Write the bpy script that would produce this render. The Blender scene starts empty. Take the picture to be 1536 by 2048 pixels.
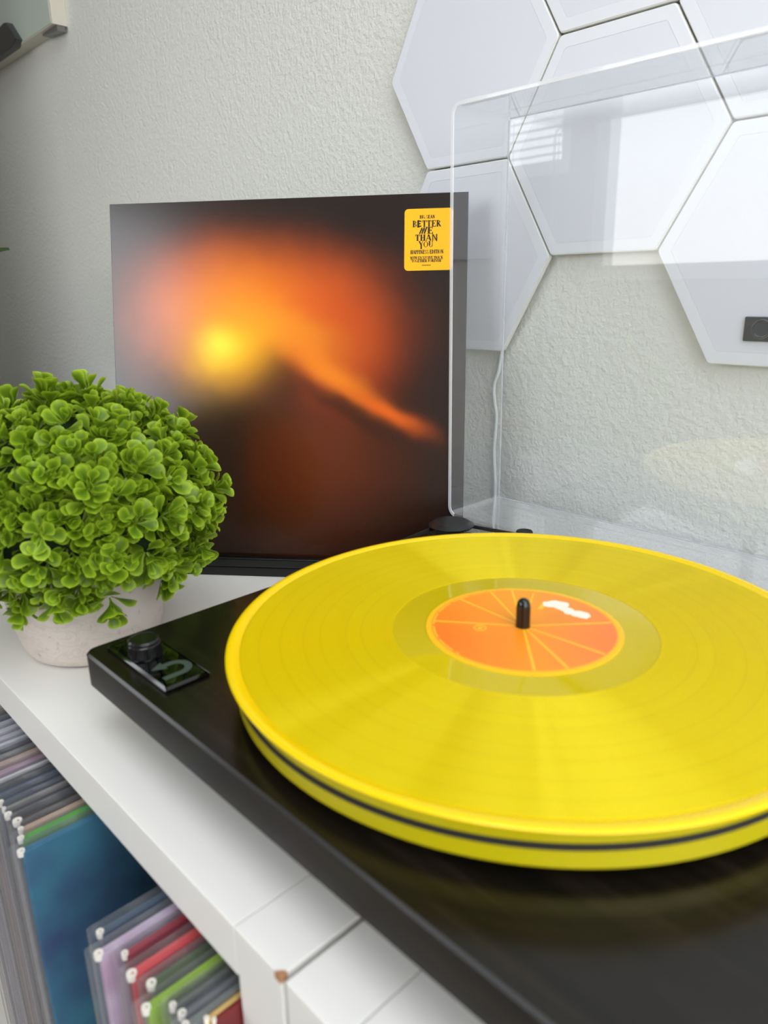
import bpy, math, random
from mathutils import Vector, Matrix

random.seed(7)
scene = bpy.context.scene
COL = scene.collection

# ------------------------------------------------------------------ camera
cam_d = bpy.data.cameras.new('camera')
cam = bpy.data.objects.new('camera', cam_d)
COL.objects.link(cam)
CR = Vector((0.69321, 0.720485, -0.019004))
CU = Vector((-0.198829, 0.216513, 0.955819))
CF = Vector((-0.692768, 0.658804, -0.293342))
CAM = Vector((0.20317, -0.29059, 0.16954))
m = Matrix.Identity(4)
for i in range(3):
    m[i][0] = CR[i]; m[i][1] = CU[i]; m[i][2] = -CF[i]; m[i][3] = CAM[i]
cam.matrix_world = m
cam_d.sensor_fit = 'HORIZONTAL'
cam_d.sensor_width = 36.0
cam_d.lens = 1477.64 / 1536.0 * 36.0
cam_d.clip_start = 0.01
cam_d.clip_end = 200
cam_d.dof.use_dof = True
cam_d.dof.focus_distance = 0.66
cam_d.dof.aperture_fstop = 11.0
scene.camera = cam

# ------------------------------------------------------------------ colour management / exposure
scene.view_settings.view_transform = 'Standard'
scene.view_settings.look = 'None'
scene.view_settings.gamma = 1.0
scene.view_settings.use_curve_mapping = False
scene.view_settings.exposure = 0.0
scene.cycles.max_bounces = 6
scene.cycles.glossy_bounces = 3
scene.cycles.diffuse_bounces = 3
scene.cycles.transparent_max_bounces = 14

# ------------------------------------------------------------------ sky
SKY = 4.65
world = bpy.data.worlds.new('daylight_sky')
scene.world = world
world.use_nodes = True
wn = world.node_tree.nodes
wl = world.node_tree.links
wn.clear()
w_out = wn.new('ShaderNodeOutputWorld')
w_bg = wn.new('ShaderNodeBackground')
w_tc = wn.new('ShaderNodeTexCoord')
w_sp = wn.new('ShaderNodeSeparateXYZ')
w_rp = wn.new('ShaderNodeValToRGB')
w_mr = wn.new('ShaderNodeMapRange')
wl.new(w_tc.outputs['Generated'], w_sp.inputs[0])
wl.new(w_sp.outputs['Z'], w_mr.inputs['Value'])
w_mr.inputs['From Min'].default_value = -1
w_mr.inputs['From Max'].default_value = 1
wl.new(w_mr.outputs[0], w_rp.inputs[0])
e = w_rp.color_ramp.elements
e[0].position = 0.0; e[0].color = (0.30, 0.31, 0.28, 1)
e[1].position = 1.0; e[1].color = (0.86, 0.91, 0.98, 1)
n_ = e.new(0.47); n_.color = (0.42, 0.44, 0.42, 1)
n_ = e.new(0.50); n_.color = (1.0, 0.98, 0.95, 1)
n_ = e.new(0.62); n_.color = (0.93, 0.96, 1.0, 1)
wl.new(w_rp.outputs[0], w_bg.inputs['Color'])
w_bg.inputs['Strength'].default_value = SKY
wl.new(w_bg.outputs[0], w_out.inputs['Surface'])

# room extents (metres).  Origin: spindle axis, z = 0 is the top of the record
ZS = -0.077            # shelf top
ZF = -0.852            # floor
ZC = 1.60              # ceiling
YW = 0.255             # wall behind the shelf
XL, XR, YF = -1.63, 0.70, -1.45
# windows:  (axis, plane, a0, a1, z0, z1)
WIN = {
    'left':   (-1.36, -0.70, 0.25, 1.15),     # y range on the left wall
    'front':  (-1.14, 0.03, 0.17, 1.00),      # x range on the front wall
    'blinds': (-1.56, -1.22, 0.50, 0.82),     # x range on the front wall
    'right':  (-0.82, 0.19, -0.60, 1.52),      # y range on the right wall
    'roof':   (-0.15, 0.62, -0.95, -0.02),    # skylight added to light the shelf from above: x range, y range
}

def portal(name, loc, rot, sx, sy):
    d = bpy.data.lights.new(name, 'AREA')
    d.shape = 'RECTANGLE'; d.size = sx; d.size_y = sy
    d.cycles.is_portal = True
    o = bpy.data.objects.new(name, d)
    o.location = loc; o.rotation_euler = rot
    COL.objects.link(o)
a, b, c, d = WIN['left'];  portal('daylight_portal', (XL - .06, (a+b)/2, (c+d)/2), (0, -math.pi/2, 0), d-c, b-a)
a, b, c, d = WIN['right']; portal('daylight_portal', (XR + .06, (a+b)/2, (c+d)/2), (0, math.pi/2, 0), d-c, b-a)
a, b, c, d = WIN['blinds']; portal('daylight_portal', ((a+b)/2, YF - .06, (c+d)/2), (math.pi/2, 0, 0), b-a, d-c)
a, b, c, d = WIN['roof']; portal('daylight_portal', ((a+b)/2, (c+d)/2, ZC + .07), (0, 0, 0), b-a, d-c)
a, b, c, d = WIN['front']; portal('daylight_portal', ((a+b)/2, YF - .06, (c+d)/2), (math.pi/2, 0, 0), b-a, d-c)

# ------------------------------------------------------------------ helpers
def lin(r, g, b):
    f = lambda v: (v/255/12.92) if v/255 <= .04045 else ((v/255+.055)/1.055)**2.4
    return (f(r), f(g), f(b), 1.0)

def mat(name, col, rough=.5, metal=0., spec=.5, coat=0., coat_rough=.05, **kw):
    m = bpy.data.materials.new(name); m.use_nodes = True
    p = m.node_tree.nodes['Principled BSDF']
    p.inputs['Base Color'].default_value = col
    p.inputs['Roughness'].default_value = rough
    p.inputs['Metallic'].default_value = metal
    p.inputs['Specular IOR Level'].default_value = spec
    p.inputs['Coat Weight'].default_value = coat
    p.inputs['Coat Roughness'].default_value = coat_rough
    for k, v in kw.items():
        p.inputs[k.replace('_', ' ')].default_value = v
    return m

class NT:
    """small node-graph helper"""
    def __init__(s, m):
        s.t = m.node_tree; s.n = s.t.nodes; s.l = s.t.links
        s.p = s.n.get('Principled BSDF')
    def new(s, t, **kw):
        o = s.n.new(t)
        for k, v in kw.items(): setattr(o, k, v)
        return o
    def set(s, sock, v):
        if hasattr(v, 'node'): s.l.new(v, sock)
        else: sock.default_value = v
    def math(s, op, a, b=0.0, c=0.0):
        o = s.new('ShaderNodeMath', operation=op)
        s.set(o.inputs[0], a); s.set(o.inputs[1], b); s.set(o.inputs[2], c)
        return o.outputs[0]
    def mix(s, f, a, b):
        o = s.new('ShaderNodeMix', data_type='RGBA')
        s.set(o.inputs[0], f); s.set(o.inputs[6], a); s.set(o.inputs[7], b)
        return o.outputs[2]
    def obj(s):
        return s.new('ShaderNodeTexCoord').outputs['Object']
    def xyz(s, v):
        o = s.new('ShaderNodeSeparateXYZ'); s.l.new(v, o.inputs[0]); return o.outputs
    def noise(s, vec, scale, detail=2., rough=.5):
        o = s.new('ShaderNodeTexNoise')
        if vec is not None: s.l.new(vec, o.inputs['Vector'])
        o.inputs['Scale'].default_value = scale
        o.inputs['Detail'].default_value = detail
        o.inputs['Roughness'].default_value = rough
        return o
    def ramp(s, f, stops):
        o = s.new('ShaderNodeValToRGB'); s.set(o.inputs[0], f)
        el = o.color_ramp.elements
        el[0].position, el[0].color = stops[0]
        el[1].position, el[1].color = stops[-1]
        for pos, c in stops[1:-1]:
            k = el.new(pos); k.color = c
        return o.outputs[0]
    def scale(s, vec, v):
        o = s.new('ShaderNodeVectorMath', operation='MULTIPLY')
        s.l.new(vec, o.inputs[0]); o.inputs[1].default_value = v
        return o.outputs[0]
    def bump(s, h, strength, dist):
        o = s.new('ShaderNodeBump'); s.l.new(h, o.inputs['Height'])
        o.inputs['Strength'].default_value = strength
        o.inputs['Distance'].default_value = dist
        return o.outputs[0]

class MB:
    """mesh builder: several simple shapes collected into ONE mesh"""
    def __init__(s): s.v = []; s.f = []
    def add(s, vs, fs):
        k = len(s.v); s.v += [tuple(x) for x in vs]; s.f += [tuple(i+k for i in f) for f in fs]
    def box(s, x0, x1, y0, y1, z0, z1, M=None):
        vs = [Vector(p) for p in ((x0,y0,z0),(x1,y0,z0),(x1,y1,z0),(x0,y1,z0),(x0,y0,z1),(x1,y0,z1),(x1,y1,z1),(x0,y1,z1))]
        if M: vs = [M @ p for p in vs]
        s.add(vs, [(0,3,2,1),(4,5,6,7),(0,1,5,4),(1,2,6,5),(2,3,7,6),(3,0,4,7)])
    def loops(s, L, cap0=True, cap1=True, closed=True):
        n = len(L[0]); vs = [p for l in L for p in l]; fs = []
        for i in range(len(L)-1):
            for j in range(n if closed else n-1):
                k = (j+1) % n
                fs.append((i*n+j, i*n+k, (i+1)*n+k, (i+1)*n+j))
        if cap0: fs.append(tuple(reversed(range(n))))
        if cap1: fs.append(tuple((len(L)-1)*n+j for j in range(n)))
        s.add(vs, fs)
    def slab(s, poly, z0, z1, bev=0., seg=2, M=None, inset=None):
        """extruded convex-ish outline (list of (x,y), ccw) with rounded top and bottom edges"""
        inset = inset or (lambda d: offset(poly, d))
        L = []
        if bev > 0:
            for i in range(seg+1):
                t = i/seg*math.pi/2
                L.append([(x, y, z0+bev*(1-math.cos(t))) for x, y in inset(bev*(1-math.sin(t)))])
            for i in range(seg+1):
                t = i/seg*math.pi/2
                L.append([(x, y, z1-bev*(1-math.sin(t))) for x, y in inset(bev*(1-math.cos(t)))])
        else:
            L = [[(x, y, z0) for x, y in poly], [(x, y, z1) for x, y in poly]]
        if M: L = [[M @ Vector(p) for p in l] for l in L]
        s.loops(L)
    def lathe(s, prof, n=48, c=(0,0), cap0=True, cap1=True, closed_profile=False):
        L = [[(c[0]+r*math.cos(2*math.pi*j/n), c[1]+r*math.sin(2*math.pi*j/n), z) for j in range(n)] for r, z in prof]
        if closed_profile: L.append(L[0]); cap0 = cap1 = False
        s.loops(L, cap0, cap1)
    def tube(s, pts, r, n=8, radii=None):
        pts = [Vector(p) for p in pts]; L = []
        up = Vector((0.13, 0.31, 0.94)).normalized()
        for i, p in enumerate(pts):
            t = (pts[min(i+1, len(pts)-1)] - pts[max(i-1, 0)]).normalized()
            a = t.cross(up)
            if a.length < .1: a = t.cross(Vector((1, 0, 0)))
            a.normalize(); b = t.cross(a)
            rr = radii[i] if radii else r
            L.append([p + (a*math.cos(2*math.pi*j/n) + b*math.sin(2*math.pi*j/n))*rr for j in range(n)])
        s.loops(L)
    def mesh(s, name, material, smooth=35):
        me = bpy.data.meshes.new(name)
        me.from_pydata(s.v, [], s.f)
        me.validate()
        if smooth is not None:
            me.polygons.foreach_set('use_smooth', [True]*len(me.polygons))
            me.set_sharp_from_angle(angle=math.radians(smooth))
        if material: me.materials.append(material)
        me.update()
        return me
    def build(s, name, material, parent=None, smooth=35, fix=True):
        me = s.mesh(name, material, smooth)
        if fix:
            import bmesh
            bm = bmesh.new(); bm.from_mesh(me); bmesh.ops.recalc_face_normals(bm, faces=bm.faces); bm.to_mesh(me); bm.free()
        o = link(name, me, parent)
        if smooth is not None:
            w = o.modifiers.new('weighted_normals', 'WEIGHTED_NORMAL'); w.keep_sharp = True; w.weight = 100
        return o

def link(name, me, parent=None):
    o = bpy.data.objects.new(name, me); COL.objects.link(o)
    if parent: o.parent = parent
    return o

def offset(poly, d):
    """shrink a ccw polygon by d"""
    if d == 0: return list(poly)
    n = len(poly); out = []
    for i in range(n):
        p0 = Vector(poly[i-1]); p1 = Vector(poly[i]); p2 = Vector(poly[(i+1) % n])
        e1 = (p1-p0).normalized(); e2 = (p2-p1).normalized()
        n1 = Vector((-e1.y, e1.x)); n2 = Vector((-e2.y, e2.x))
        b = n1+n2
        k = d/max(.2, 1+n1.dot(n2))
        out.append((p1.x+b.x*k, p1.y+b.y*k))
    return out

def rrect(x0, x1, y0, y1, r, seg=5):
    out = []
    for cx, cy, a0 in ((x1-r, y0+r, -90), (x1-r, y1-r, 0), (x0+r, y1-r, 90), (x0+r, y0+r, 180)):
        for i in range(seg+1):
            a = math.radians(a0+90*i/seg); out.append((cx+r*math.cos(a), cy+r*math.sin(a)))
    return out

def empty(name, loc=(0,0,0), rot=(0,0,0)):
    o = bpy.data.objects.new(name, None); o.empty_display_size = .02
    o.location = loc; o.rotation_euler = rot
    COL.objects.link(o); return o

def tag(o, label, cat, group=None, kind=None):
    o['label'] = label; o['category'] = cat
    if group: o['group'] = group
    if kind: o['kind'] = kind
    return o
def struct(o): o['kind'] = 'structure'; return o

# ------------------------------------------------------------------ materials
def wall_material(name, col):
    m = mat(name, col, .85, spec=.25); g = NT(m)
    o = g.obj()
    n1 = g.noise(o, 300, 3, .55).outputs[0]
    n2 = g.noise(o, 150, 2, .5).outputs[0]
    h = g.math('ADD', g.math('MULTIPLY', n1, .6), n2)
    g.l.new(g.bump(h, .45, .0028), g.p.inputs['Normal'])
    return m
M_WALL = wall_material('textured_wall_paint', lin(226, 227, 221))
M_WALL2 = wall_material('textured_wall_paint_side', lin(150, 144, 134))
M_CEIL = mat('ceiling_paint', lin(238, 238, 236), .9)
M_FLOOR = mat('carpet_beige', lin(172, 162, 150), .95)
g = NT(M_FLOOR); g.l.new(g.bump(g.noise(g.obj(), 400, 2).outputs[0], .5, .004), g.p.inputs['Normal'])
M_TRIM = mat('white_trim_paint', lin(240, 240, 240), .4)
M_SHELF = mat('white_laminate', lin(243, 240, 234), .38, spec=.45)
g = NT(M_SHELF); g.l.new(g.bump(g.noise(g.obj(), 60, 2).outputs[0], .02, .001), g.p.inputs['Normal'])
M_CHIP = mat('bare_fibreboard', lin(176, 128, 92), .9)
M_HEX = mat('white_diffuser_plastic', lin(222, 224, 233), .35, spec=.4)
M_HEXB = mat('white_diffuser_border', lin(228, 230, 237), .38, spec=.4)
M_HEXS = mat('white_panel_side', lin(238, 238, 234), .45)
M_BLACK = mat('black_plastic', lin(24, 24, 24), .35)
M_RUBBER = mat('black_rubber', lin(16, 16, 16), .7)
M_BELT = mat('belt_rubber', lin(34, 32, 30), .65)
M_KNOB = mat('black_anodised_metal', lin(14, 14, 15), .22, spec=.6)
M_GLOSSBLACK = mat('gloss_black_plate', lin(6, 7, 6), .06, spec=.6)
M_GREYPRINT = mat('grey_green_print', lin(62, 76, 68), .4)

def acrylic(name, haze=.03, tint=(.985, .99, .99, 1), ior=1.49, rough=.0):
    m = bpy.data.materials.new(name); m.use_nodes = True
    g = NT(m); g.n.remove(g.p)
    out = g.n['Material Output']
    tr = g.new('ShaderNodeBsdfTransparent'); tr.inputs[0].default_value = tint
    gl = g.new('ShaderNodeBsdfGlossy'); gl.inputs['Roughness'].default_value = rough
    gl.inputs['Color'].default_value = (1, 1, 1, 1)
    df = g.new('ShaderNodeBsdfDiffuse'); df.inputs[0].default_value = (.9, .91, .95, 1)
    geo = g.new('ShaderNodeNewGeometry')
    mr = g.new('ShaderNodeMapRange')
    mr.inputs['To Min'].default_value = ior; mr.inputs['To Max'].default_value = 1/ior
    g.l.new(geo.outputs['Backfacing'], mr.inputs['Value'])
    fr = g.new('ShaderNodeFresnel'); g.l.new(mr.outputs[0], fr.inputs['IOR'])
    m0 = g.new('ShaderNodeMixShader'); m0.inputs[0].default_value = haze
    g.l.new(tr.outputs[0], m0.inputs[1]); g.l.new(df.outputs[0], m0.inputs[2])
    mx = g.new('ShaderNodeMixShader')
    g.l.new(fr.outputs[0], mx.inputs[0]); g.l.new(m0.outputs[0], mx.inputs[1]); g.l.new(gl.outputs[0], mx.inputs[2])
    g.l.new(mx.outputs[0], out.inputs['Surface'])
    return m
M_ACRYL = acrylic('clear_acrylic', .018, (.97, .978, .985, 1))
M_ACRYL_EDGE = acrylic('polished_acrylic_edge', .60)
M_ACRYL_REFL = acrylic('reflection_haze_acrylic', .10, (.97, .978, .985, 1))  # haze raised to stand in for the bright grazing reflection
M_ACRYL_LINE = acrylic('acrylic_fillet', .30, (.80, .82, .85, 1))
M_POLY = acrylic('clear_polythene', .045, (.96, .96, .97, 1), 1.42, .10)

# ------------------------------------------------------------------ room shell
def wall_with_holes(name, axis, plane, a0, a1, z0, z1, holes, material, thick=.12, sign=1, extra=()):
    """axis 'x': wall spans x at y = plane;  axis 'y': wall spans y at x = plane"""
    mb = MB(); p0, p1 = sorted((plane, plane+sign*thick))
    rects = []; u = a0
    for h0, h1, hz0, hz1 in sorted(holes):
        rects += [(u, h0, z0, z1), (h0, h1, z0, hz0), (h0, h1, hz1, z1)]; u = h1
    rects.append((u, a1, z0, z1))
    for b_ in extra: mb.box(*b_)
    for (u0, u1, w0, w1) in rects:
        if axis == 'x': mb.box(u0, u1, p0, p1, w0, w1)
        else: mb.box(p0, p1, u0, u1, w0, w1)
    return struct(mb.build(name, material, smooth=None))

mb = MB(); mb.box(XL-.12, XR+.12, YW, YW+.12, ZF, ZC); struct(mb.build('wall_back', M_WALL, smooth=None))
wall_with_holes('wall_left', 'y', XL, YF-.12, YW, ZF, ZC, [WIN['left']], M_WALL2, sign=-1, extra=[(XL, -1.12, -.60, -.20, ZF, ZC)])   # with an unseen pier added to shade the left of the back wall
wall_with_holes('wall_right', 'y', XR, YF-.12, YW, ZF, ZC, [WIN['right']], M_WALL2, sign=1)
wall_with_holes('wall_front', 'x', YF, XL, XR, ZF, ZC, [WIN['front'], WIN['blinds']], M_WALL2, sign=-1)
mb = MB(); mb.box(XL-.12, XR+.12, YF-.12, YW+.12, ZF-.08, ZF); struct(mb.build('floor', M_FLOOR, smooth=None))
a, b, c, d = WIN['roof']; mb = MB()
for x0, x1, y0, y1 in ((XL-.12, a, YF-.12, YW+.12), (b, XR+.12, YF-.12, YW+.12), (a, b, YF-.12, c), (a, b, d, YW+.12)): mb.box(x0, x1, y0, y1, ZC, ZC+.08)
struct(mb.build('ceiling', M_CEIL, smooth=None))
e = struct(empty('added_skylight', ((a+b)/2, (c+d)/2, ZC)))  # unseen ceiling opening, added to brighten the shelf top and right wall
mb = MB(); w, h = (b-a)/2, (d-c)/2
for x0, x1, y0, y1 in ((-w, -w+.04, -h, h), (w-.04, w, -h, h), (-w+.04, w-.04, -h, -h+.04), (-w+.04, w-.04, h-.04, h)): mb.box(x0, x1, y0, y1, .01, .06)
mb.build('window_frame', M_TRIM, e, smooth=None)
mb = MB(); mb.box(XL, XR, YW-.014, YW, ZF, ZF+.09); struct(mb.build('baseboard_back', M_TRIM, smooth=None))

def window(name, axis, plane, hole, sign, mull, slats, pane=None):
    h0, h1, z0, z1 = hole
    e = struct(empty(name, ((h0+h1)/2, plane, z0) if axis == 'x' else (plane, (h0+h1)/2, z0)))
    base = e.location.copy(); w = h1-h0; h = z1-z0
    def bx(mb, u0, u1, d0, d1, w0, w1):
        d0, d1 = sorted((sign*d0, sign*d1))
        if axis == 'x': mb.box(u0, u1, d0, d1, w0, w1)
        else: mb.box(d0, d1, u0, u1, w0, w1)
    fr = MB(); t = .045
    bx(fr, -w/2, -w/2+t, .02, .08, 0, h); bx(fr, w/2-t, w/2, .02, .08, 0, h)
    bx(fr, -w/2+t, w/2-t, .02, .08, 0, t); bx(fr, -w/2+t, w/2-t, .02, .08, h-t, h)
    fr.build('window_frame', M_TRIM, e, smooth=None)
    if pane:
        pm = MB(); bx(pm, -w/2+t, w/2-t, .046, .048, t, h-t); pm.build('sheer_pane', pane, e, smooth=None)
    for u in mull:
        mm = MB(); bx(mm, u-.014, u+.014, .03, .07, t, h-t); mm.build('mullion', M_TRIM, e, smooth=None)
    for z in slats:
        mm = MB(); bx(mm, -w/2+t, w/2-t, .012, .018, z, z+.006); mm.build('slat', M_TRIM, e, smooth=None)
    return e
window('window_1', 'y', XL, WIN['left'], -1, (0.0,), [])
window('window_4', 'x', YF, WIN['blinds'], -1, (), [.06+.026*i for i in range(8)])
window('window_2', 'x', YF, WIN['front'], -1, (0.0,), [])
window('window_3', 'y', XR, WIN['right'], 1, (-.25, .25), [])

# ------------------------------------------------------------------ white cube shelves
def board(name, x0, x1, y0, y1, z0, z1, parent, bev=.0009):
    mb = MB()
    # rounded box via slab on rounded outline
    mb.slab(rrect(x0, x1, y0, y1, .0009, 2), z0, z1, bev, 2)
    return mb.build(name, M_SHELF, parent)
SY0, SY1 = -0.174, 0.216
TB, SP = .0265, .0320
def shelf_unit(name, x0, x1, cols, label):
    e = tag(empty(name, ((x0+x1)/2, SY0, ZF)), label, 'shelf unit', 'white cube shelf units')
    ox, oy, oz = e.location
    B = lambda n, a, b, c, d, f, h: board(n, a-ox, b-ox, c-oy, d-oy, f-oz, h-oz, e)
    B('side_panel', x0, x0+SP, SY0, SY1, ZF, ZS)
    B('side_panel', x1-SP, x1, SY0, SY1, ZF, ZS)
    B('top_board', x0+SP+.0003, x1-SP-.0003, SY0, SY1, ZS-TB, ZS)
    B('bottom_board', x0+SP, x1-SP, SY0, SY1, ZF, ZF+TB)
    B('middle_shelf', x0+SP, x1-SP, SY0+.002, SY1, -.433-.016, -.433)
    B('back_panel', x0+SP, x1-SP, SY1-.006, SY1-.001, ZF+TB, ZS-TB)
    for xd in cols:
        B('divider', xd-.008, xd+.008, SY0+.002, SY1-.006, -.433, ZS-TB)
        B('divider', xd-.008, xd+.008, SY0+.002, SY1-.006, ZF+TB, -.449)
    return e
u1 = shelf_unit('cube_shelf', -1.075, 0.0195, (-.353, -.70), 'white laminate cube shelf holding record sleeves under the plant')
shelf_unit('cube_shelf', 0.0222, 0.685, (.353,), 'white laminate cube shelf under the right side of the turntable')
mb = MB(); mb.slab([(-.0035, -.0004), (.0003, -.0004), (.0003, .0030), (-.0012, .0024)], -.0030, .0004)
ch = mb.build('chipped_corner', M_CHIP, u1); ch.location = (0.0195-u1.location.x, SY0-u1.location.y, ZS-u1.location.z)
ch['label'] = 'brown chipped corner of bare fibreboard'

# ------------------------------------------------------------------ hexagonal wall panels
HS, HCX, HCZ, HY = .0905, -.1140, .2678, .245
def hexpoly(s, r):
    pts = [(s*math.cos(math.radians(60*k)), s*math.sin(math.radians(60*k))) for k in range(6)]
    out = []
    for i in range(6):
        p = Vector(pts[i]); a = Vector(pts[i-1]); b = Vector(pts[(i+1) % 6])
        d = r/math.tan(math.radians(60))
        pa = p+(a-p).normalized()*d; pb = p+(b-p).normalized()*d
        for t in (0, .33, .67, 1):
            q = pa*(1-t)**2 + p*2*t*(1-t) + pb*t*t
            out.append((q.x, q.y))
    return out
MW = Matrix(((1, 0, 0, 0), (0, 0, -1, 0), (0, 1, 0, 0), (0, 0, 0, 1)))   # local (x,y,z)->(x,-z,y): outline on the wall
def hex_panel(i, j, label):
    x = HCX + i*1.5*HS; z = HCZ + j*.8660254*HS
    e = tag(empty('hexagon_wall_panel', (x, YW, z)), label, 'wall panel', 'white hexagon wall panels')
    d = YW-HY
    mb = MB(); mb.slab(hexpoly(HS*.72, .004), 0.0, d-.0055, 0, M=MW); mb.build('mounting_plate', M_HEXS, e)
    S = HS-.00075
    mb = MB(); mb.slab(hexpoly(S, .004), d-.0055, d-.0005, .0008, 2, M=MW); mb.build('body', M_HEXS, e)
    mb = MB(); outp = hexpoly(S-.0010, .004); inn = hexpoly(S-.0105, .003)
    mb.loops([[MW @ Vector((px, py, zz)) for px, py in pp] for pp, zz in ((outp, d-.0006), (outp, d), (inn, d), (inn, d-.0006))], False, False)
    mb.build('border', M_HEXB, e)
    mb = MB(); mb.slab(hexpoly(S-.0106, .003), d-.0008, d-.0001, 0, M=MW); mb.build('diffuser', M_HEX, e)
    return e
hex_panel(0, 0, 'white hexagon wall panel at the centre of the cluster, seen through the clear cover')
hex_panel(-1, 1, 'white hexagon wall panel at the upper left of the cluster, clear of the cover')
hex_panel(-1, -1, 'white hexagon wall panel lowest on the left, partly behind the record jacket')
hex_panel(1, -1, 'white hexagon wall panel with a small black controller near its lower edge')
hex_panel(0, 2, 'white hexagon wall panel cut by the top edge, above the centre panel')
hex_panel(1, 1, 'white hexagon wall panel at the upper right corner, right of the topmost seam')

# black controller with a round button on the right-hand panel
e = tag(empty('panel_controller', (0.0120, HY, .1366)), 'small black rectangular controller with a round dial on the right hexagon panel', 'controller')
mb = MB(); mb.slab(rrect(-.0118, .0150, -.0080, .0080, .0006, 2), 0, .0022, .0003, 1, M=MW); mb.build('housing', M_BLACK, e)
mb = MB(); mb.lathe([(.0062, .002), (.0062, .0036), (.0056, .0038), (.0052, .0030), (.0046, .0028)], 32, (0.0, 0.0))
mb.v = [tuple(MW @ Vector(p)) for p in mb.v]; mb.build('dial', mat('dark_glass_dial', lin(52, 56, 60), .15), e)
mb = MB(); mb.lathe([(.0064, .0022), (.0064, .0034), (.0060, .0034), (.0060, .0022)], 32, closed_profile=True)
mb.v = [tuple(MW @ Vector(p)) for p in mb.v]; mb.build('dial_ring', mat('grey_ring', lin(120, 126, 130), .3, metal=.6), e)

# white power cable hanging below the lowest panel
mb = MB(); pts = [(-.2080, .2505, .1230), (-.2091, .2505, .1102), (-.2114, .250, .0946), (-.2160, .2495, .0808), (-.2150, .2495, .066), (-.2129, .2500, .0537), (-.2138, .25, .036), (-.2147, .25, .0207), (-.2132, .25, .0), (-.2122, .25, -.0225), (-.2122, .2475, -.10), (-.212, .24, -.40), (-.212, .238, -.846)]
def smooth_pts(p, k=5):
    p = [Vector(x) for x in p]; out = []
    for i in range(len(p)-1):
        a = p[max(i-1, 0)]; b = p[i]; c = p[i+1]; d = p[min(i+2, len(p)-1)]
        for j in range(k):
            t = j/k
            out.append(.5*((2*b)+(c-a)*t+(2*a-5*b+4*c-d)*t*t+(3*b-a-3*c+d)*t**3))
    out.append(p[-1]); return out
mb.tube(smooth_pts(pts), .0016, 8)
tag(mb.build('power_cable', mat('white_cable_plastic', lin(222, 226, 226), .4)), 'thin white power cable hanging down the wall below the hexagon panels', 'cable')

# pale flat box with a notch, high on the wall at the left
e = tag(empty('wall_box', (-1.30, YW, .549)), 'pale grey green flat box mounted high on the wall, cut by the left edge', 'wall box')
mb = MB(); P = [(-.29, .0), (.0, .0), (.0, .004), (.10, .004), (.10, .030), (.115, .034), (.145, .004), (.150, .0), (.263, .0), (.263, .42), (-.29, .42)]
mb.slab([(-.29, 0), (.263, 0), (.263, .42), (-.29, .42)], 0, .0225, .0006, 1, M=MW)
mb.build('body', mat('cream_side', lin(214, 208, 194), .6), e)
mb = MB(); mb.slab([(-.289, .0015), (.258, .0015), (.258, .419), (-.289, .419)], .0225, .0233, 0, M=MW)
mb.build('front_sheet', mat('pale_grey_green_sheet', lin(190, 200, 190), .6), e)
mb = MB(); mb.slab([(-.03, -.004), (.120, -.003), (.142, .004), (.110, .034), (.098, .036), (.02, .028), (-.03, .028)], .020, .034, .002, 2, M=MW)
mb.build('bracket', mat('dark_grey_bracket', lin(58, 58, 60), .35), e)
mb = MB(); mb.slab([(.205, -.003), (.262, -.008), (.262, .0), (.205, .0)], .004, .016, 0, M=MW)
mb.build('clip', mat('grey_clip', lin(112, 110, 108), .3), e)

# ------------------------------------------------------------------ turntable
PX0, PX1, PY0, PY1, PZ0, PZ1 = -.190, .223, -.155, .156, -.046, -.025
M_PLINTH = mat('black_stained_wood', lin(16, 14, 11), .2, spec=.42)
g = NT(M_PLINTH); o_ = g.scale(g.obj(), (9, 130, 130))
nz = g.noise(o_, 1.0, 5, .6).outputs[0]
g.l.new(g.ramp(nz, [(.30, lin(10, 9, 7)), (.55, lin(22, 18, 14)), (.8, lin(40, 32, 24))]), g.p.inputs['Base Color'])
g.l.new(g.ramp(g.noise(g.scale(g.obj(), (4, 60, 60)), 1, 3).outputs[0], [(.3, (.20,)*3+(1,)), (.7, (.28,)*3+(1,))]), g.p.inputs['Roughness'])
g.l.new(g.bump(nz, .10, .0004), g.p.inputs['Normal'])
TT = tag(empty('turntable', (0, 0, ZS)), 'black wood turntable with a yellow tinted platter on the white shelf', 'turntable')
def tt(mb, name, material, smooth=35):
    o = mb.build(name, material, TT, smooth); o.location = (0, 0, -ZS); return o
mb = MB(); mb.slab(rrect(PX0, PX1, PY0, PY1, .007, 6), PZ0, PZ1, .0013, 1); tt(mb, 'plinth', M_PLINTH)
for fx, fy in ((-.150, -.112), (.183, -.112), (-.150, .112), (.183, .112)):
    mb = MB(); mb.lathe([(.016, ZS), (.019, ZS+.002), (.021, PZ0-.001), (.021, PZ0)], 32, (fx, fy)); tt(mb, 'foot', M_RUBBER)
mb = MB(); mb.lathe([(.052, PZ1-.001), (.052, -.0196), (.030, -.0195)], 48); tt(mb, 'sub_platter', M_BLACK)
M_PLATTER = mat('yellow_tinted_acrylic', lin(192, 178, 12), .3, coat=.4, coat_rough=.12)
M_PLATTER.node_tree.nodes['Principled BSDF'].inputs['Subsurface Weight'].default_value = 0.0
mb = MB(); mb.lathe([(.1440, -.0195), (.1462, -.0190), (.1468, -.0182), (.1468, -.0032), (.1462, -.0024), (.1450, -.0021)], 160); tt(mb, 'platter', M_PLATTER)
mb = MB(); mb.lathe([(.0037, -.0025), (.0037, .0105), (.0034, .0125), (.0026, .0142), (.0014, .0151), (.0003, .0153)], 24)
tt(mb, 'spindle', mat('black_spindle', lin(12, 12, 12), .12))
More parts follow.
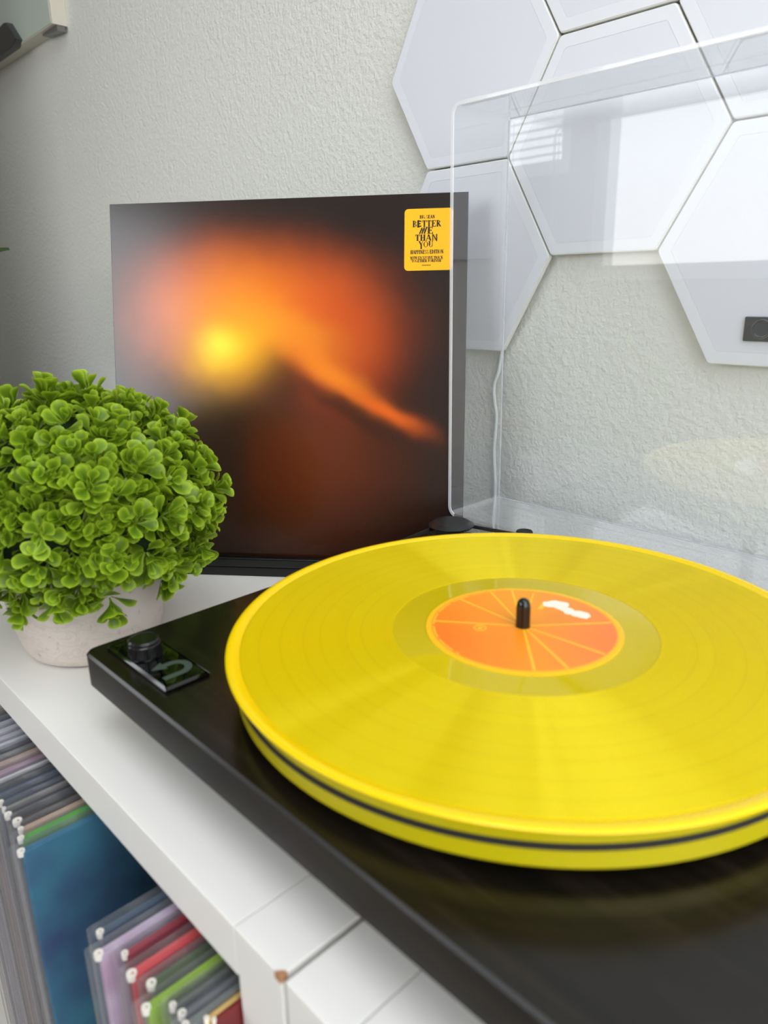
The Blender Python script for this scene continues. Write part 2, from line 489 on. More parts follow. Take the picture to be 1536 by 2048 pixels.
# motor pulley and belt
PC = (-.145, .110)
mb = MB(); mb.lathe([(.0150, PZ1), (.0150, -.0120), (.0095, -.0118), (.0095, -.0050), (.0105, -.0048), (.0172, -.0044), (.0174, -.0034), (.0135, -.0010), (.0128, -.0008), (.0030, -.0008)], 12, PC)
tt(mb, 'motor_pulley', M_BLACK, smooth=20)
rb, rp = .1474, .0105
dx, dy = PC; D = math.hypot(dx, dy); ang = math.atan2(dy, dx); al = math.acos((rb-rp)/D)
pts = []
N = 120
for i in range(N+1):
    t = ang+al + (2*math.pi-2*al)*i/N; pts.append((rb*math.cos(t), rb*math.sin(t)))
for i in range(13):
    t = ang-al + 2*al*i/12; pts.append((dx+rp*math.cos(t), dy+rp*math.sin(t)))
mb = MB(); n = len(pts)
# belt: flat band with thickness
vin = []
for k, (x, y) in enumerate(pts):
    cx, cy = (0, 0) if k <= N else PC
    v = Vector((x-cx, y-cy)); v = v.normalized()*(v.length-.0008); vin.append((cx+v.x, cy+v.y))
zb = lambda y: -.0100 + .0040*(y+.15)/.26
L = [[(x, y, zb(y)-.0013) for x, y in pts], [(x, y, zb(y)+.0013) for x, y in pts], [(x, y, zb(y)+.0013) for x, y in vin], [(x, y, zb(y)-.0013) for x, y in vin], [(x, y, zb(y)-.0013) for x, y in pts]]
mb.loops(L, False, False); tt(mb, 'drive_belt', M_BELT)
mb = MB(); mb.lathe([(.0062, PZ1), (.0062, -.0080), (.0058, -.0072), (.0040, -.0070), (.0036, -.0075)], 32, (-.1025, .1440)); tt(mb, 'rear_bumper', M_RUBBER)
# control plate, knob and printed U-turn arrow
mb = MB(); mb.slab(rrect(-.1795, -.1120, -.1450, -.1190, .0008, 2), PZ1-.0003, PZ1+.0024, .0019, 1)
cp = tt(mb, 'control_plate', M_GLOSSBLACK)
mb = MB()
def strip(path, w, z):
    a = []; b = []
    for i, p in enumerate(path):
        p = Vector(p); t = (Vector(path[min(i+1, len(path)-1)])-Vector(path[max(i-1, 0)])).normalized(); nn = Vector((-t.y, t.x))*w/2
        a.append((p.x+nn.x, p.y+nn.y, z)); b.append((p.x-nn.x, p.y-nn.y, z))
    k = len(a); mb.add(a+b, [(i, i+1, k+i+1, k+i) for i in range(k-1)])
zz = PZ1+.00246
path = [(-.1225, -.1400)] + [(-.1290+.0065*math.cos(math.radians(t)), -.1295+.0065*math.sin(math.radians(t))) for t in range(0, 181, 15)] + [(-.1355, -.1330)]
strip(path, .0040, zz)
mb.add([(-.1400, -.1330, zz), (-.1310, -.1330, zz), (-.1355, -.1405, zz)], [(0, 1, 2)])
ar = mb.build('u_turn_arrow', M_GREYPRINT, cp, smooth=None)
KC = (-.1545, -.1340)
mb = MB(); nk = 96
L = []
for r, z, kn in ((.0084, PZ1+.0018, 0), (.0084, PZ1+.003, 0), (.0089, PZ1+.0034, 1), (.0089, PZ1+.0098, 1), (.0084, PZ1+.0103, 0), (.0086, PZ1+.0106, 0), (.0086, PZ1+.0116, 0), (.0077, PZ1+.0126, 0), (.0070, PZ1+.0122, 0)):
    L.append([(KC[0]+(r+(.00018 if (kn and j % 2) else 0))*math.cos(2*math.pi*j/nk), KC[1]+(r+(.00018 if (kn and j % 2) else 0))*math.sin(2*math.pi*j/nk), z) for j in range(nk)])
mb.loops(L); tt(mb, 'speed_knob', M_KNOB, smooth=25)

# ------------------------------------------------------------------ clear dust cover, standing open
CX0, CX1, CY0, CY1, CZ0, CZ1, CT = -.190, .223, .158, .226, -.017, .294, .0030
DC = tag(empty('dust_cover', (0, (CY0+CY1)/2, CZ0)), 'clear acrylic dust cover standing open behind the yellow record', 'dust cover')
def dc(mb, name, material, smooth=35):
    o = mb.build(name, material, DC, smooth); o.location = (0, -(CY0+CY1)/2, -CZ0); return o
rc = .009
def ring(inset, y):  # rounded rectangle in x-z
    return [(x, y, z) for x, z in rrect(CX0+inset, CX1-inset, CZ0+inset, CZ1-inset, max(rc-inset, .001), 5)]
# side walls as one moulded band (outer + inner skins), back sheet, polished rim
def band(sel, name):
    po = rrect(CX0, CX1, CZ0, CZ1, rc, 5); pi = rrect(CX0+CT, CX1-CT, CZ0+CT, CZ1-CT, rc-CT, 5)
    n = len(po); mb = MB()
    idx = sel
    A = [(po[i][0], CY0, po[i][1]) for i in idx]; B = [(po[i][0], CY1-.004, po[i][1]) for i in idx]
    C = [(pi[i][0], CY0, pi[i][1]) for i in idx]; D = [(pi[i][0], CY1-.004, pi[i][1]) for i in idx]
    B2 = [(po[i][0]*.0 + (po[i][0]+(pi[i][0]-po[i][0])*.5), CY1-.0008, po[i][1]+(pi[i][1]-po[i][1])*.5) for i in idx]
    k = len(idx)
    vs = A+B+B2+C+D; fs = []
    for j in range(k-1):
        fs.append((j, j+1, k+j+1, k+j)); fs.append((k+j, k+j+1, 2*k+j+1, 2*k+j)); fs.append((3*k+j+1, 3*k+j, 4*k+j, 4*k+j+1))
    mb.add(vs, fs); o = mb.build(name, M_ACRYL_REFL if name == 'rear_wall' else M_ACRYL, DC, fix=False); o.location = (0, -(CY0+CY1)/2, -CZ0)
# rrect order: bottom-right corner (0-5), top-right (6-11), top-left (12-17), bottom-left (18-23)
band([2, 3, 4, 5, 6, 7, 8, 9], 'side_wall')             # right
band([9, 10, 11, 12, 13, 14, 15], 'front_wall')         # now on top
band([15, 16, 17, 18, 19, 20], 'side_wall')             # left
band([20, 21, 22, 23, 0, 1, 2], 'rear_wall')            # now at the bottom
mb = MB(); mb.slab(rrect(CX0+.0012, CX1-.0012, CZ0+.0012, CZ1-.0012, rc-.001, 5), -CY1, -CY1+CT, .0008, 2)
mb.v = [(x, -z, y) for x, y, z in mb.v]; dc(mb, 'lid_sheet', M_ACRYL)
mb = MB(); pick = lambda r: [r[i] for i in range(1, 23)]
mb.loops([pick(ring(0, CY0-.0001)), pick(ring(.0003, CY0-.0006)), pick(ring(CT-.0003, CY0-.0006)), pick(ring(CT, CY0-.0001))], False, False, closed=False); dc(mb, 'polished_rim', M_ACRYL_EDGE)
for nm, p0, p1 in (('fillet', (CX0+CT, CY1-CT, CZ0+.004), (CX0+CT, CY1-CT, CZ1-.004)), ('fillet', (CX0+.004, CY1-CT, CZ1-CT), (CX1-.004, CY1-CT, CZ1-CT)), ('fillet', (CX0+.004, CY1-CT, CZ0+CT), (CX1-.004, CY1-CT, CZ0+CT))):
    mb = MB(); mb.tube([p0, p1], .0006, 6); dc(mb, nm, M_ACRYL_LINE)
for hx in (-.11, .15):
    mb = MB(); mb.box(hx-.012, hx+.012, PY1+.0005, CY0+.006, PZ0+.002, CZ0+.0002); dc(mb, 'hinge', M_BLACK)

# ------------------------------------------------------------------ yellow record
YB = lin(218, 190, 0)
def vinyl(name, grooves):
    m = mat(name, YB, .45, spec=.05, coat=.05, coat_rough=.03); g = NT(m)
    xyz = g.xyz(g.obj())
    r = g.math('SQRT', g.math('ADD', g.math('MULTIPLY', xyz[0], xyz[0]), g.math('MULTIPLY', xyz[1], xyz[1])))
    if grooves:
        tg = g.new('ShaderNodeTangent', direction_type='RADIAL', axis='Z')
        an = g.new('ShaderNodeBsdfAnisotropic', distribution='GGX')       # groove sheen, tinted by the vinyl it passes through
        an.inputs['Color'].default_value = (.165, .15, .012, 1)
        an.inputs['Anisotropy'].default_value = .86
        g.l.new(tg.outputs[0], an.inputs['Tangent'])
        ad = g.new('ShaderNodeAddShader')
        g.l.new(g.p.outputs[0], ad.inputs[0]); g.l.new(an.outputs[0], ad.inputs[1])
        g.l.new(ad.outputs[0], g.n['Material Output'].inputs['Surface'])
        cv = g.new('ShaderNodeCombineXYZ'); g.l.new(g.math('MULTIPLY', r, 900.), cv.inputs[0])
        nz = g.noise(cv.outputs[0], 1., 3, .6).outputs[0]
        cv2 = g.new('ShaderNodeCombineXYZ'); g.l.new(g.math('MULTIPLY', r, 120.), cv2.inputs[0])
        nz2 = g.noise(cv2.outputs[0], 1., 2, .5).outputs[0]
        # darker thin bands between the tracks
        f = 0.0
        for rt in (.0835, .0915, .1046, .1130, .1245, .1350):
            d = g.math('ABSOLUTE', g.math('SUBTRACT', r, rt))
            k = g.math('SUBTRACT', 1., g.math('MINIMUM', g.math('DIVIDE', d, .0006), 1.))
            f = k if f == 0.0 else g.math('ADD', f, k)
        base = g.mix(g.math('MULTIPLY', nz2, .8), lin(204, 182, 0), lin(196, 166, 0))
        base = g.mix(g.math('MULTIPLY', f, .28), base, lin(170, 142, 0))
        g.l.new(base, g.p.inputs['Base Color'])
        g.l.new(g.math('ADD', .28, g.math('MULTIPLY', nz, .14)), an.inputs['Roughness'])
        g.l.new(g.bump(nz, .05, .0002), g.p.inputs['Normal'])
    return m
M_VG = vinyl('yellow_vinyl_grooves', True)
M_VS = mat('yellow_vinyl_smooth', lin(200, 178, 0), .04, spec=.45)
M_VE = mat('yellow_vinyl_edge', lin(242, 206, 0), .18, spec=.5)
REC = tag(empty('vinyl_record', (0, 0, -.0021)), 'translucent yellow vinyl record with orange label lying on the platter', 'vinyl record')
def rc_(mb, name, material, smooth=35, parent=None):
    o = mb.build(name, material, parent or REC, smooth)
    if not parent: o.location = (0, 0, .0021)
    return o
mb = MB(); mb.lathe([(.1440, -.0019), (.1495, -.0019), (.1508, -.0013), (.1510, -.0006), (.1505, -.0001), (.1490, .0002), (.1472, .0001), (.1458, -.0006), (.1448, -.0009), (.1440, -.0012)], 200, closed_profile=True); rc_(mb, 'edge_bead', M_VE)
mb = MB(); mb.lathe([(.0672, -.0019), (.0672, -.0008), (.0676, -.0006), (.1430, -.0006), (.1436, -.0007), (.1442, -.0009), (.1442, -.0019)], 200, closed_profile=True); rc_(mb, 'groove_band', M_VG)
mb = MB(); mb.lathe([(.0500, -.0019), (.0500, -.0007), (.0510, -.0009), (.0668, -.0009), (.0674, -.0009), (.0674, -.0019)], 160, closed_profile=True); rc_(mb, 'run_out_ring', M_VS)
# paper label
M_LABEL = mat('orange_label_paper', lin(250, 150, 40), .38, spec=.4); g = NT(M_LABEL)
xyz = g.xyz(g.obj()); lx, ly = xyz[0], xyz[1]
rr = g.math('SQRT', g.math('ADD', g.math('MULTIPLY', lx, lx), g.math('MULTIPLY', ly, ly)))
# deeper orange towards one side, salmon towards the other, as printed
sx = g.math('ADD', g.math('MULTIPLY', lx, .72), g.math('MULTIPLY', ly, .69))
side = g.ramp(g.math('ADD', g.math('MULTIPLY', sx, 10.), .5), [(0.0, lin(255, 104, 8)), (.30, lin(252, 140, 14)), (.52, lin(246, 154, 26)), (.75, lin(240, 138, 58)), (1., lin(238, 118, 70))])
pale = g.ramp(g.math('ADD', g.math('MULTIPLY', g.math('SUBTRACT', ly, lx), 8.), .5), [(.35, lin(248, 132, 34)), (.85, lin(250, 172, 24))])
colr = g.mix(.35, side, pale)
rim = g.ramp(g.math('MULTIPLY', rr, 20.), [(.925, (0, 0, 0, 1)), (.955, (1, 1, 1, 1))])
colr = g.mix(rim, colr, lin(255, 190, 12))
g.l.new(colr, g.p.inputs['Base Color'])
mb = MB(); mb.lathe([(.0038, -.0019), (.0038, -.0002), (.0493, -.0002), (.0500, -.0004), (.0500, -.0019)], 160, closed_profile=True)
lab = rc_(mb, 'label', M_LABEL)
M_RAY = mat('yellow_print', lin(255, 196, 44), .4); M_WPRINT = mat('white_print', lin(255, 240, 222), .4)
def ray(a, r0, r1, w):
    mb = MB(); a = math.radians(a); u = Vector((math.cos(a), math.sin(a))); n = Vector((-u.y, u.x))
    pts = [u*r0+n*w*.35, u*r1+n*w*.5, u*r1-n*w*.5, u*r0-n*w*.35]
    mb.slab([(p.x, p.y) for p in reversed(pts)], -.0003, -.00014); rc_(mb, 'printed_ray', M_RAY, None, lab)
for a in (-143.9, 175.1, 149.2, 133.6, 48.7, 2.4, -27.9, -47.5): ray(a, .0045, .0462, .0013)
ray(118, .020, .0440, .0010); ray(104, .0240, .034, .0030)
# thin printed ring of lettering-like line near the rim and the small round mark
mb = MB(); n = 40
outp = [(.0463*math.cos(math.radians(-205+t*110/n)), .0463*math.sin(math.radians(-205+t*110/n))) for t in range(n+1)]
inp = [(.0455*math.cos(math.radians(-205+t*110/n)), .0455*math.sin(math.radians(-205+t*110/n))) for t in range(n+1)]
for i in range(0, n, 1):
    if i % 7 != 3:
        mb.add([(*outp[i], -.00013), (*outp[i+1], -.00013), (*inp[i+1], -.00013), (*inp[i], -.00013)], [(0, 1, 2, 3)])
rc_(mb, 'rim_print', M_RAY, None, lab)
mb = MB(); cx, cy = .0223*math.cos(math.radians(-130.5)), .0223*math.sin(math.radians(-130.5))
mb.lathe([(.0034, -.0003), (.0034, -.00014), (.0026, -.00014), (.0026, -.0003)], 28, (cx, cy), closed_profile=True)
mb.lathe([(.0012, -.0003), (.0012, -.00014)], 16, (cx, cy)); rc_(mb, 'round_mark', M_RAY, None, lab)
mb = MB(); rnd = random.Random(3)
for k in range(15):     # irregular white splash, drawn as overlapping blobs along an arc
    t = k/14; a = math.radians(99-36*t); r = .0335+.0016*math.sin(t*9)+rnd.uniform(-.002, .002)
    cx, cy = r*math.cos(a), r*math.sin(a); R = .0026+.0016*rnd.random()
    if k in (5, 10): R *= .45
    mb.add([(cx+R*(1+.4*rnd.random())*math.cos(j*math.pi/5), cy+R*(.8+.4*rnd.random())*math.sin(j*math.pi/5), -.00012-.000004*k) for j in range(10)], [tuple(range(10))])
rc_(mb, 'white_splash_print', M_WPRINT, None, lab)

# ------------------------------------------------------------------ record jacket in a black stand
YAW, LEAN, AS = .6765, .1892, .315
AX = Vector((math.cos(YAW), math.sin(YAW), 0)); ANH = Vector((math.sin(YAW), -math.cos(YAW), 0))
AU = math.cos(LEAN)*Vector((0, 0, 1)) - math.sin(LEAN)*ANH
AN = AX.cross(AU)
AO = Vector((-.3105, .0755, -.067)) - AX*AS/2
MA = Matrix(((AX.x, AU.x, AN.x, AO.x), (AX.y, AU.y, AN.y, AO.y), (AX.z, AU.z, AN.z, AO.z), (0, 0, 0, 1)))
ALB = tag(empty('record_jacket'), 'square record jacket with a blurred orange glow on dark brown, propped in a black stand', 'record jacket')
ALB.matrix_world = MA
M_ART = mat('glow_print', (0.02, .02, .02, 1), .21, spec=.62, coat=.45, coat_rough=.16); g = NT(M_ART)
xyz = g.xyz(g.obj()); U = g.math('DIVIDE', xyz[0], AS); V = g.math('DIVIDE', xyz[1], AS)
nzo = g.noise(g.obj(), 9, 3, .5).outputs[0]
wob = g.math('MULTIPLY', g.math('SUBTRACT', nzo, .5), .10)
def blob(u, v, su, sv, ang=0., p=1.0):
    a = math.radians(ang); du = g.math('SUBTRACT', g.math('ADD', U, wob), u); dv = g.math('SUBTRACT', g.math('ADD', V, wob), v)
    x = g.math('ADD', g.math('MULTIPLY', du, math.cos(a)/su), g.math('MULTIPLY', dv, math.sin(a)/su))
    y = g.math('ADD', g.math('MULTIPLY', du, -math.sin(a)/sv), g.math('MULTIPLY', dv, math.cos(a)/sv))
    d = g.math('ADD', g.math('MULTIPLY', x, x), g.math('MULTIPLY', y, y))
    if p != 1.0: d = g.math('POWER', d, p)
    return g.math('POWER', 2.718, g.math('MULTIPLY', d, -1.))
c = g.mix(g.math('MINIMUM', g.math('MAXIMUM', V, 0.), 1.), lin(22, 16, 9), lin(37, 28, 26))
def lay(b, k, col):
    global c
    c = g.mix(g.math('MULTIPLY', b, k) if k < 1 else b, c, lin(*col))
lay(blob(.60, .30, .22, .24), .85, (112, 48, 20))
lay(blob(.43, .70, .37, .20, -6, 2.0), .80, (178, 76, 34))
lay(blob(.47, .70, .27, .15, -10, 1.6), .90, (228, 96, 28))
lay(blob(.68, .58, .13, .13, -45, 1.2), .60, (200, 72, 24))
lay(blob(.19, .68, .12, .13), .60, (236, 138, 96))
lay(blob(.36, .70, .16, .13, 15, 1.2), .80, (255, 150, 26))
lay(blob(.25, .27, .145, .20, 0, 2.4), 1, (48, 32, 24))
lay(blob(.47, .50, .085, .085, 40, 1.6), .85, (74, 34, 14))
lay(blob(.50, .645, .17, .060, -14, 1.2), .55, (255, 160, 34))
lay(blob(.63, .540, .15, .045, -33, 1.2), .85, (248, 136, 30))
lay(blob(.79, .430, .11, .026, -29, 1.2), .85, (236, 104, 24))
lay(blob(.68, .430, .17, .030, -31, 1.5), .70, (52, 28, 16))
lay(blob(.33, .59, .12, .095, 25, 1.1), 1, (255, 186, 20))
lay(blob(.306, .60, .048, .048), 1, (255, 236, 60))
gr = g.noise(g.obj(), 1500, 1).outputs[0]
c = g.mix(g.math('MULTIPLY', gr, .10), c, lin(20, 12, 8))
g.l.new(c, g.p.inputs['Base Color'])
mb = MB(); mb.box(0, AS, 0, AS, -.0042, -.0004); sl = mb.build('sleeve', mat('jacket_board', lin(34, 30, 28), .5), ALB, None)
mb = MB(); mb.slab(rrect(0.0002, AS-.0002, 0.0002, AS-.0002, .0006, 2), -.0004, 0.0, .0002, 1); mb.build('front_print', M_ART, ALB)
# yellow sticker with lettering
SU0, SU1, SV0, SV1 = .8315*AS, .9610*AS, .8010*AS, .9605*AS
ST = None
mb = MB(); mb.slab(rrect(SU0, SU1, SV0, SV1, .0032, 5), 0.0, .00018)
ST = mb.build('sticker', mat('yellow_sticker', lin(250, 184, 4), .35), ALB, None); ST['label'] = 'yellow sticker with black serif lettering'

# a small condensed serif alphabet made of strokes
H_, T_ = .20, .075     # heavy and thin stroke widths (of cap height)
def glyph(chx):
    s = []      # ('l', x0,y0,x1,y1,w) or ('a', cx,cy,rx,ry,a0,a1,w)
    def st(x, y0=0, y1=1, w=H_): s.append(('l', x, y0, x, y1, w))
    def hb(x0, x1, y, w=T_): s.append(('l', x0, y, x1, y, w))
    def sf(x, y, r=.17): s.append(('l', x-r, y, x+r, y, T_*.8))
    t = T_/2; w = .7
    if chx == 'B':
        st(.2); sf(.17, t); sf(.17, 1-t); s += [('a', .25, .745, .30, .22, -90, 90, .13), ('a', .25, .27, .36, .235, -90, 90, .14)]; hb(.2, .3, .52); hb(.2, .3, 1-t); hb(.2, .3, t)
    elif chx == 'I': st(.2); sf(.2, t, .18); sf(.2, 1-t, .18); w = .4
    elif chx in 'GC':
        s.append(('a', .42, .5, .34, .46, 42, 318, .14))
        if chx == 'G': st(.68, .0, .42, .16); sf(.66, .42, .14)
        else: s.append(('l', .70, .62, .70, .95, .07))
        w = .84
    elif chx == 'S': s += [('a', .33, .735, .24, .225, 20, 270, .13), ('a', .33, .27, .27, .235, -160, 90, .14)]; w = .66
    elif chx in 'EFL':
        st(.2); sf(.17, t)
        if chx != 'L': hb(.2, .62, 1-t); s.append(('l', .62, .74, .62, 1, .07)); hb(.2, .5, .52); s.append(('l', .5, .40, .5, .64, .06)); sf(.17, 1-t)
        else: sf(.2, 1-t)
        if chx != 'F': hb(.2, .66, t); s.append(('l', .66, 0, .66, .27, .07))
        w = .72
    elif chx == 'A': s += [('l', .08, 0, .40, 1, .075), ('l', .40, 1, .74, 0, .19)]; hb(.2, .6, .34); sf(.08, t, .11); sf(.74, t, .14); w = .86
    elif chx == 'N': st(.14, w=.08); st(.70, w=.08); s.append(('l', .14, .98, .70, .02, .19)); sf(.14, t, .13); sf(.70, 1-t, .13); sf(.08, 1-t, .10); w = .84
    elif chx == 'T': st(.36); hb(.02, .70, 1-t); s += [('l', .04, .72, .04, 1, .07), ('l', .68, .72, .68, 1, .07)]; sf(.36, t); w = .72
    elif chx in 'RP':
        st(.2); sf(.18, t); sf(.17, 1-t); s.append(('a', .25, .745, .32, .22, -90, 90, .14)); hb(.2, .3, .52); hb(.2, .3, 1-t)
        if chx == 'R': s.append(('l', .36, .52, .68, .03, .17)); sf(.72, t, .09)
        w = .78 if chx == 'R' else .66
    elif chx == 'M': st(.10, w=.08); st(.86, w=.19); s += [('l', .10, 1, .46, .02, .19), ('l', .46, .02, .86, 1, .075)]; sf(.10, t, .12); sf(.86, t, .16); w = 1.02
    elif chx == 'H': st(.18); st(.66); hb(.18, .66, .52); sf(.18, t); sf(.66, t); sf(.18, 1-t); sf(.66, 1-t); w = .84
    elif chx == 'Y': s += [('l', .06, 1, .38, .46, .19), ('l', .70, 1, .38, .46, .075)]; st(.38, 0, .48); sf(.38, t); sf(.08, 1-t, .13); sf(.68, 1-t, .11); w = .76
    elif chx == 'O': s.append(('a', .42, .5, .33, .46, 0, 360, .15)); w = .84
    elif chx == 'U': st(.18, .32); st(.68, .32, 1, .08); s.append(('a', .43, .33, .25, .28, 180, 360, .12)); sf(.18, 1-t); sf(.68, 1-t, .12); w = .82
    elif chx == 'D': st(.2); s.append(('a', .28, .5, .40, .46, -90, 90, .15)); hb(.2, .3, t); hb(.2, .3, 1-t); sf(.17, t); sf(.17, 1-t); w = .82
    elif chx == 'W': s += [('l', .06, 1, .28, .0, .18), ('l', .28, 0, .52, 1, .07), ('l', .52, 1, .74, .0, .18), ('l', .74, 0, .98, 1, .07)]; sf(.06, 1-t, .11); sf(.98, 1-t, .10); w = 1.06
    elif chx == 'V': s += [('l', .06, 1, .38, .0, .18), ('l', .38, 0, .70, 1, .07)]; sf(.06, 1-t, .12); sf(.70, 1-t, .11); w = .76
    elif chx == 'X': s += [('l', .08, 1, .68, .0, .18), ('l', .08, 0, .68, 1, .07)]; sf(.08, 1-t, .11); sf(.68, t, .11); sf(.08, t, .1); sf(.68, 1-t, .1); w = .76
    elif chx == 'K': st(.2); s += [('l', .2, .40, .66, 1, .07), ('l', .36, .58, .70, .0, .18)]; sf(.18, t); sf(.18, 1-t); sf(.66, 1-t, .1); w = .76
    elif chx == '"': s += [('l', .10, .72, .14, 1, .08), ('l', .26, .72, .30, 1, .08)]; w = .40
    elif chx == ' ': w = .34
    elif chx == 'm':   # slanted hand-drawn M
        s += [('l', .02, 0, .34, .92, .13), ('l', .34, .92, .38, .20, .05), ('l', .30, .0, .62, .98, .14), ('l', .62, .98, .66, .2, .05), ('l', .60, 0, .92, 1.05, .14)]; w = .92
    elif chx == 'e':   # thick cut-out E
        s += [('l', .20, -.08, .20, 1.04, .26), ('l', .1, 1.0, .72, .86, .15), ('l', .2, .55, .60, .50, .14), ('l', .1, .06, .74, .16, .15)]; w = .80
    elif chx == 'n':   # striped N
        for k in range(5): s.append(('l', .02, .12+k*.19, .92, .12+k*.19, .03))
        st(.16, -.05, 1.08, .10); st(.78, -.12, 1.05, .13); s.append(('l', .16, 1, .78, 0, .12)); w = .9
    elif chx == 'y':
        s += [('l', .04, 1.02, .40, .40, .19), ('l', .76, 1.18, .40, .40, .075)]; st(.40, -.22, .45); sf(.40, -.2); sf(.06, 1, .12); w = .74
    return s, w
def text_line(txt, x0, x1, ytop, ybot, mbx, ox, oy, sx_, sy_, wt=1.25):
    tot = sum(glyph(ch_)[1] for ch_ in txt) + .06*(len(txt)-1)
    kx = (x1-x0)/tot; ky = (ybot-ytop); x = x0
    def P(gx, gy): return (ox + (x+gx*kx)*sx_, oy - (ytop+(1-gy)*ky)*sy_, .00026)
    asp = abs(kx/ky)
    for ch_ in txt:
        ss, w = glyph(ch_)
        for k in ss:
            if k[0] == 'l':
                _, a0, b0, a1, b1, wd = k; wd *= wt
                dx_, dy_ = (a1-a0)*asp, b1-b0; ln = math.hypot(dx_, dy_) or 1
                wd_ = wd*(asp if abs(dx_) < abs(dy_)*.9 else 1.0)
                nx, ny = -dy_/ln*wd_/2/asp, dx_/ln*wd_/2
                mbx.add([P(a0+nx, b0+ny), P(a0-nx, b0-ny), P(a1-nx, b1-ny), P(a1+nx, b1+ny)], [(0, 1, 2, 3)])
            else:
                _, cx_, cy_, rx, ry, a0, a1, wd = k; wd *= wt; n_s = max(6, int(abs(a1-a0)/20)); vs = []
                for i_ in range(n_s+1):
                    t_ = math.radians(a0+(a1-a0)*i_/n_s); cs, sn = math.cos(t_), math.sin(t_)
                    ww = (wd*abs(cs) + .05*abs(sn))
                    vs.append(P(cx_+(rx+ww*.5*abs(cs))*cs, cy_+(ry+.02)*sn)); vs.append(P(cx_+(rx-ww*.5*abs(cs))*cs, cy_+(ry-.05*wt)*sn))
                mbx.add(vs, [(2*i_, 2*i_+1, 2*i_+3, 2*i_+2) for i_ in range(n_s)])
        x += (w+.06)*kx
sw = (SU1-SU0)/940.; sh = (SV1-SV0)/1210.
M_INK = mat('black_ink', lin(22, 18, 8), .5)
for txt, x0, x1, yt, yb in (('BIG SEAN', 295, 585, 128, 195), ('BeTTER', 155, 705, 232, 358), ('mE', 290, 555, 364, 492), ('THAn', 212, 640, 505, 628), ('yOU', 285, 558, 636, 758),
                            ('HAPPINESS EDITION', 122, 758, 806, 884), ('WITH EXCLUSIVE TRACK', 118, 748, 930, 985), ('"TOGETHER FOREVER"', 126, 738, 990, 1048)):
    mb = MB(); text_line(txt, x0, x1, yt, yb, mb, SU0, SV1, sw, sh, 1.25 if yb-yt > 100 else 1.55); mb.build('lettering', M_INK, ST, None, fix=False)
mb = MB()
for k in range(14):
    xx = 345+k*12.5; mb.add([(SU0+xx*sw, SV1-1098*sh, .00026), (SU0+(xx+8)*sw, SV1-1098*sh, .00026), (SU0+(xx+8)*sw, SV1-1118*sh, .00026), (SU0+xx*sw, SV1-1118*sh, .00026)], [(3, 2, 1, 0)])
mb.build('small_print', M_INK, ST, None, fix=False)

# black stand
SB = tag(empty('record_stand', (AO.x+AX.x*AS/2, AO.y+AX.y*AS/2, ZS), (0, 0, YAW)), 'low black stand holding the square record jacket behind the plant', 'stand')
M_STAND = mat('black_satin_stand', lin(14, 16, 15), .3)
mb = MB(); mb.slab(rrect(-.140, .128, -.013, .050, .003, 4), 0, .0085, .001, 2); mb.build('base', M_STAND, SB)
mb = MB(); mb.slab(rrect(-.140, .128, -.0130, -.0040, .001, 3), .0080, .0170, .0018, 3); mb.build('front_lip', M_STAND, SB)
mb = MB(); Mt = Matrix.Rotation(-LEAN, 4, 'X'); mb.box(-.05, .05, .0070, .0110, .004, .13, Mt); mb.build('back_rest', M_STAND, SB)

# ------------------------------------------------------------------ artificial boxwood ball in a stone-look pot
PCX, PCY = -.303, -.105
POT = tag(empty('potted_boxwood', (PCX, PCY, ZS)), 'round artificial boxwood plant in a pale stone pot beside the turntable', 'plant')
M_POT = mat('pale_travertine', lin(206, 196, 186), .75); g = NT(M_POT)
o_ = g.obj()
n1 = g.noise(g.scale(o_, (60, 60, 110)), 1, 5, .62)
n1.inputs['Distortion'].default_value = 1.2
n2 = g.noise(g.scale(o_, (22, 22, 22)), 1, 3, .5).outputs[0]
n3 = g.noise(g.scale(o_, (220, 220, 120)), 1, 3, .6).outputs[0]
vein = g.math('SUBTRACT', 1., g.math('MINIMUM', g.math('MULTIPLY', g.math('ABSOLUTE', g.math('SUBTRACT', n1.outputs[0], .5)), 26.), 1.))
vein = g.math('MULTIPLY', vein, g.math('GREATER_THAN', n2, .50))
pits = g.ramp(n3, [(.62, (0, 0, 0, 1)), (.72, (1, 1, 1, 1))])
base = g.mix(n2, lin(226, 217, 208), lin(208, 196, 186))
base = g.mix(g.math('MULTIPLY', vein, .13), base, lin(128, 104, 82))
base = g.mix(g.math('MULTIPLY', pits, .34), base, lin(140, 120, 104))
g.l.new(base, g.p.inputs['Base Color'])
g.l.new(g.bump(g.math('SUBTRACT', n2, g.math('ADD', g.math('MULTIPLY', vein, .5), pits)), .35, .0012), g.p.inputs['Normal'])
mb = MB(); mb.lathe([(.030, 0), (.0405, .0004), (.0450, .0035), (.0475, .009), (.0505, .020), (.0530, .034), (.0552, .050), (.0568, .066), (.0575, .076), (.0560, .078), (.0535, .076), (.052, .066), (.010, .064)], 64); mb.build('pot', M_POT, POT)

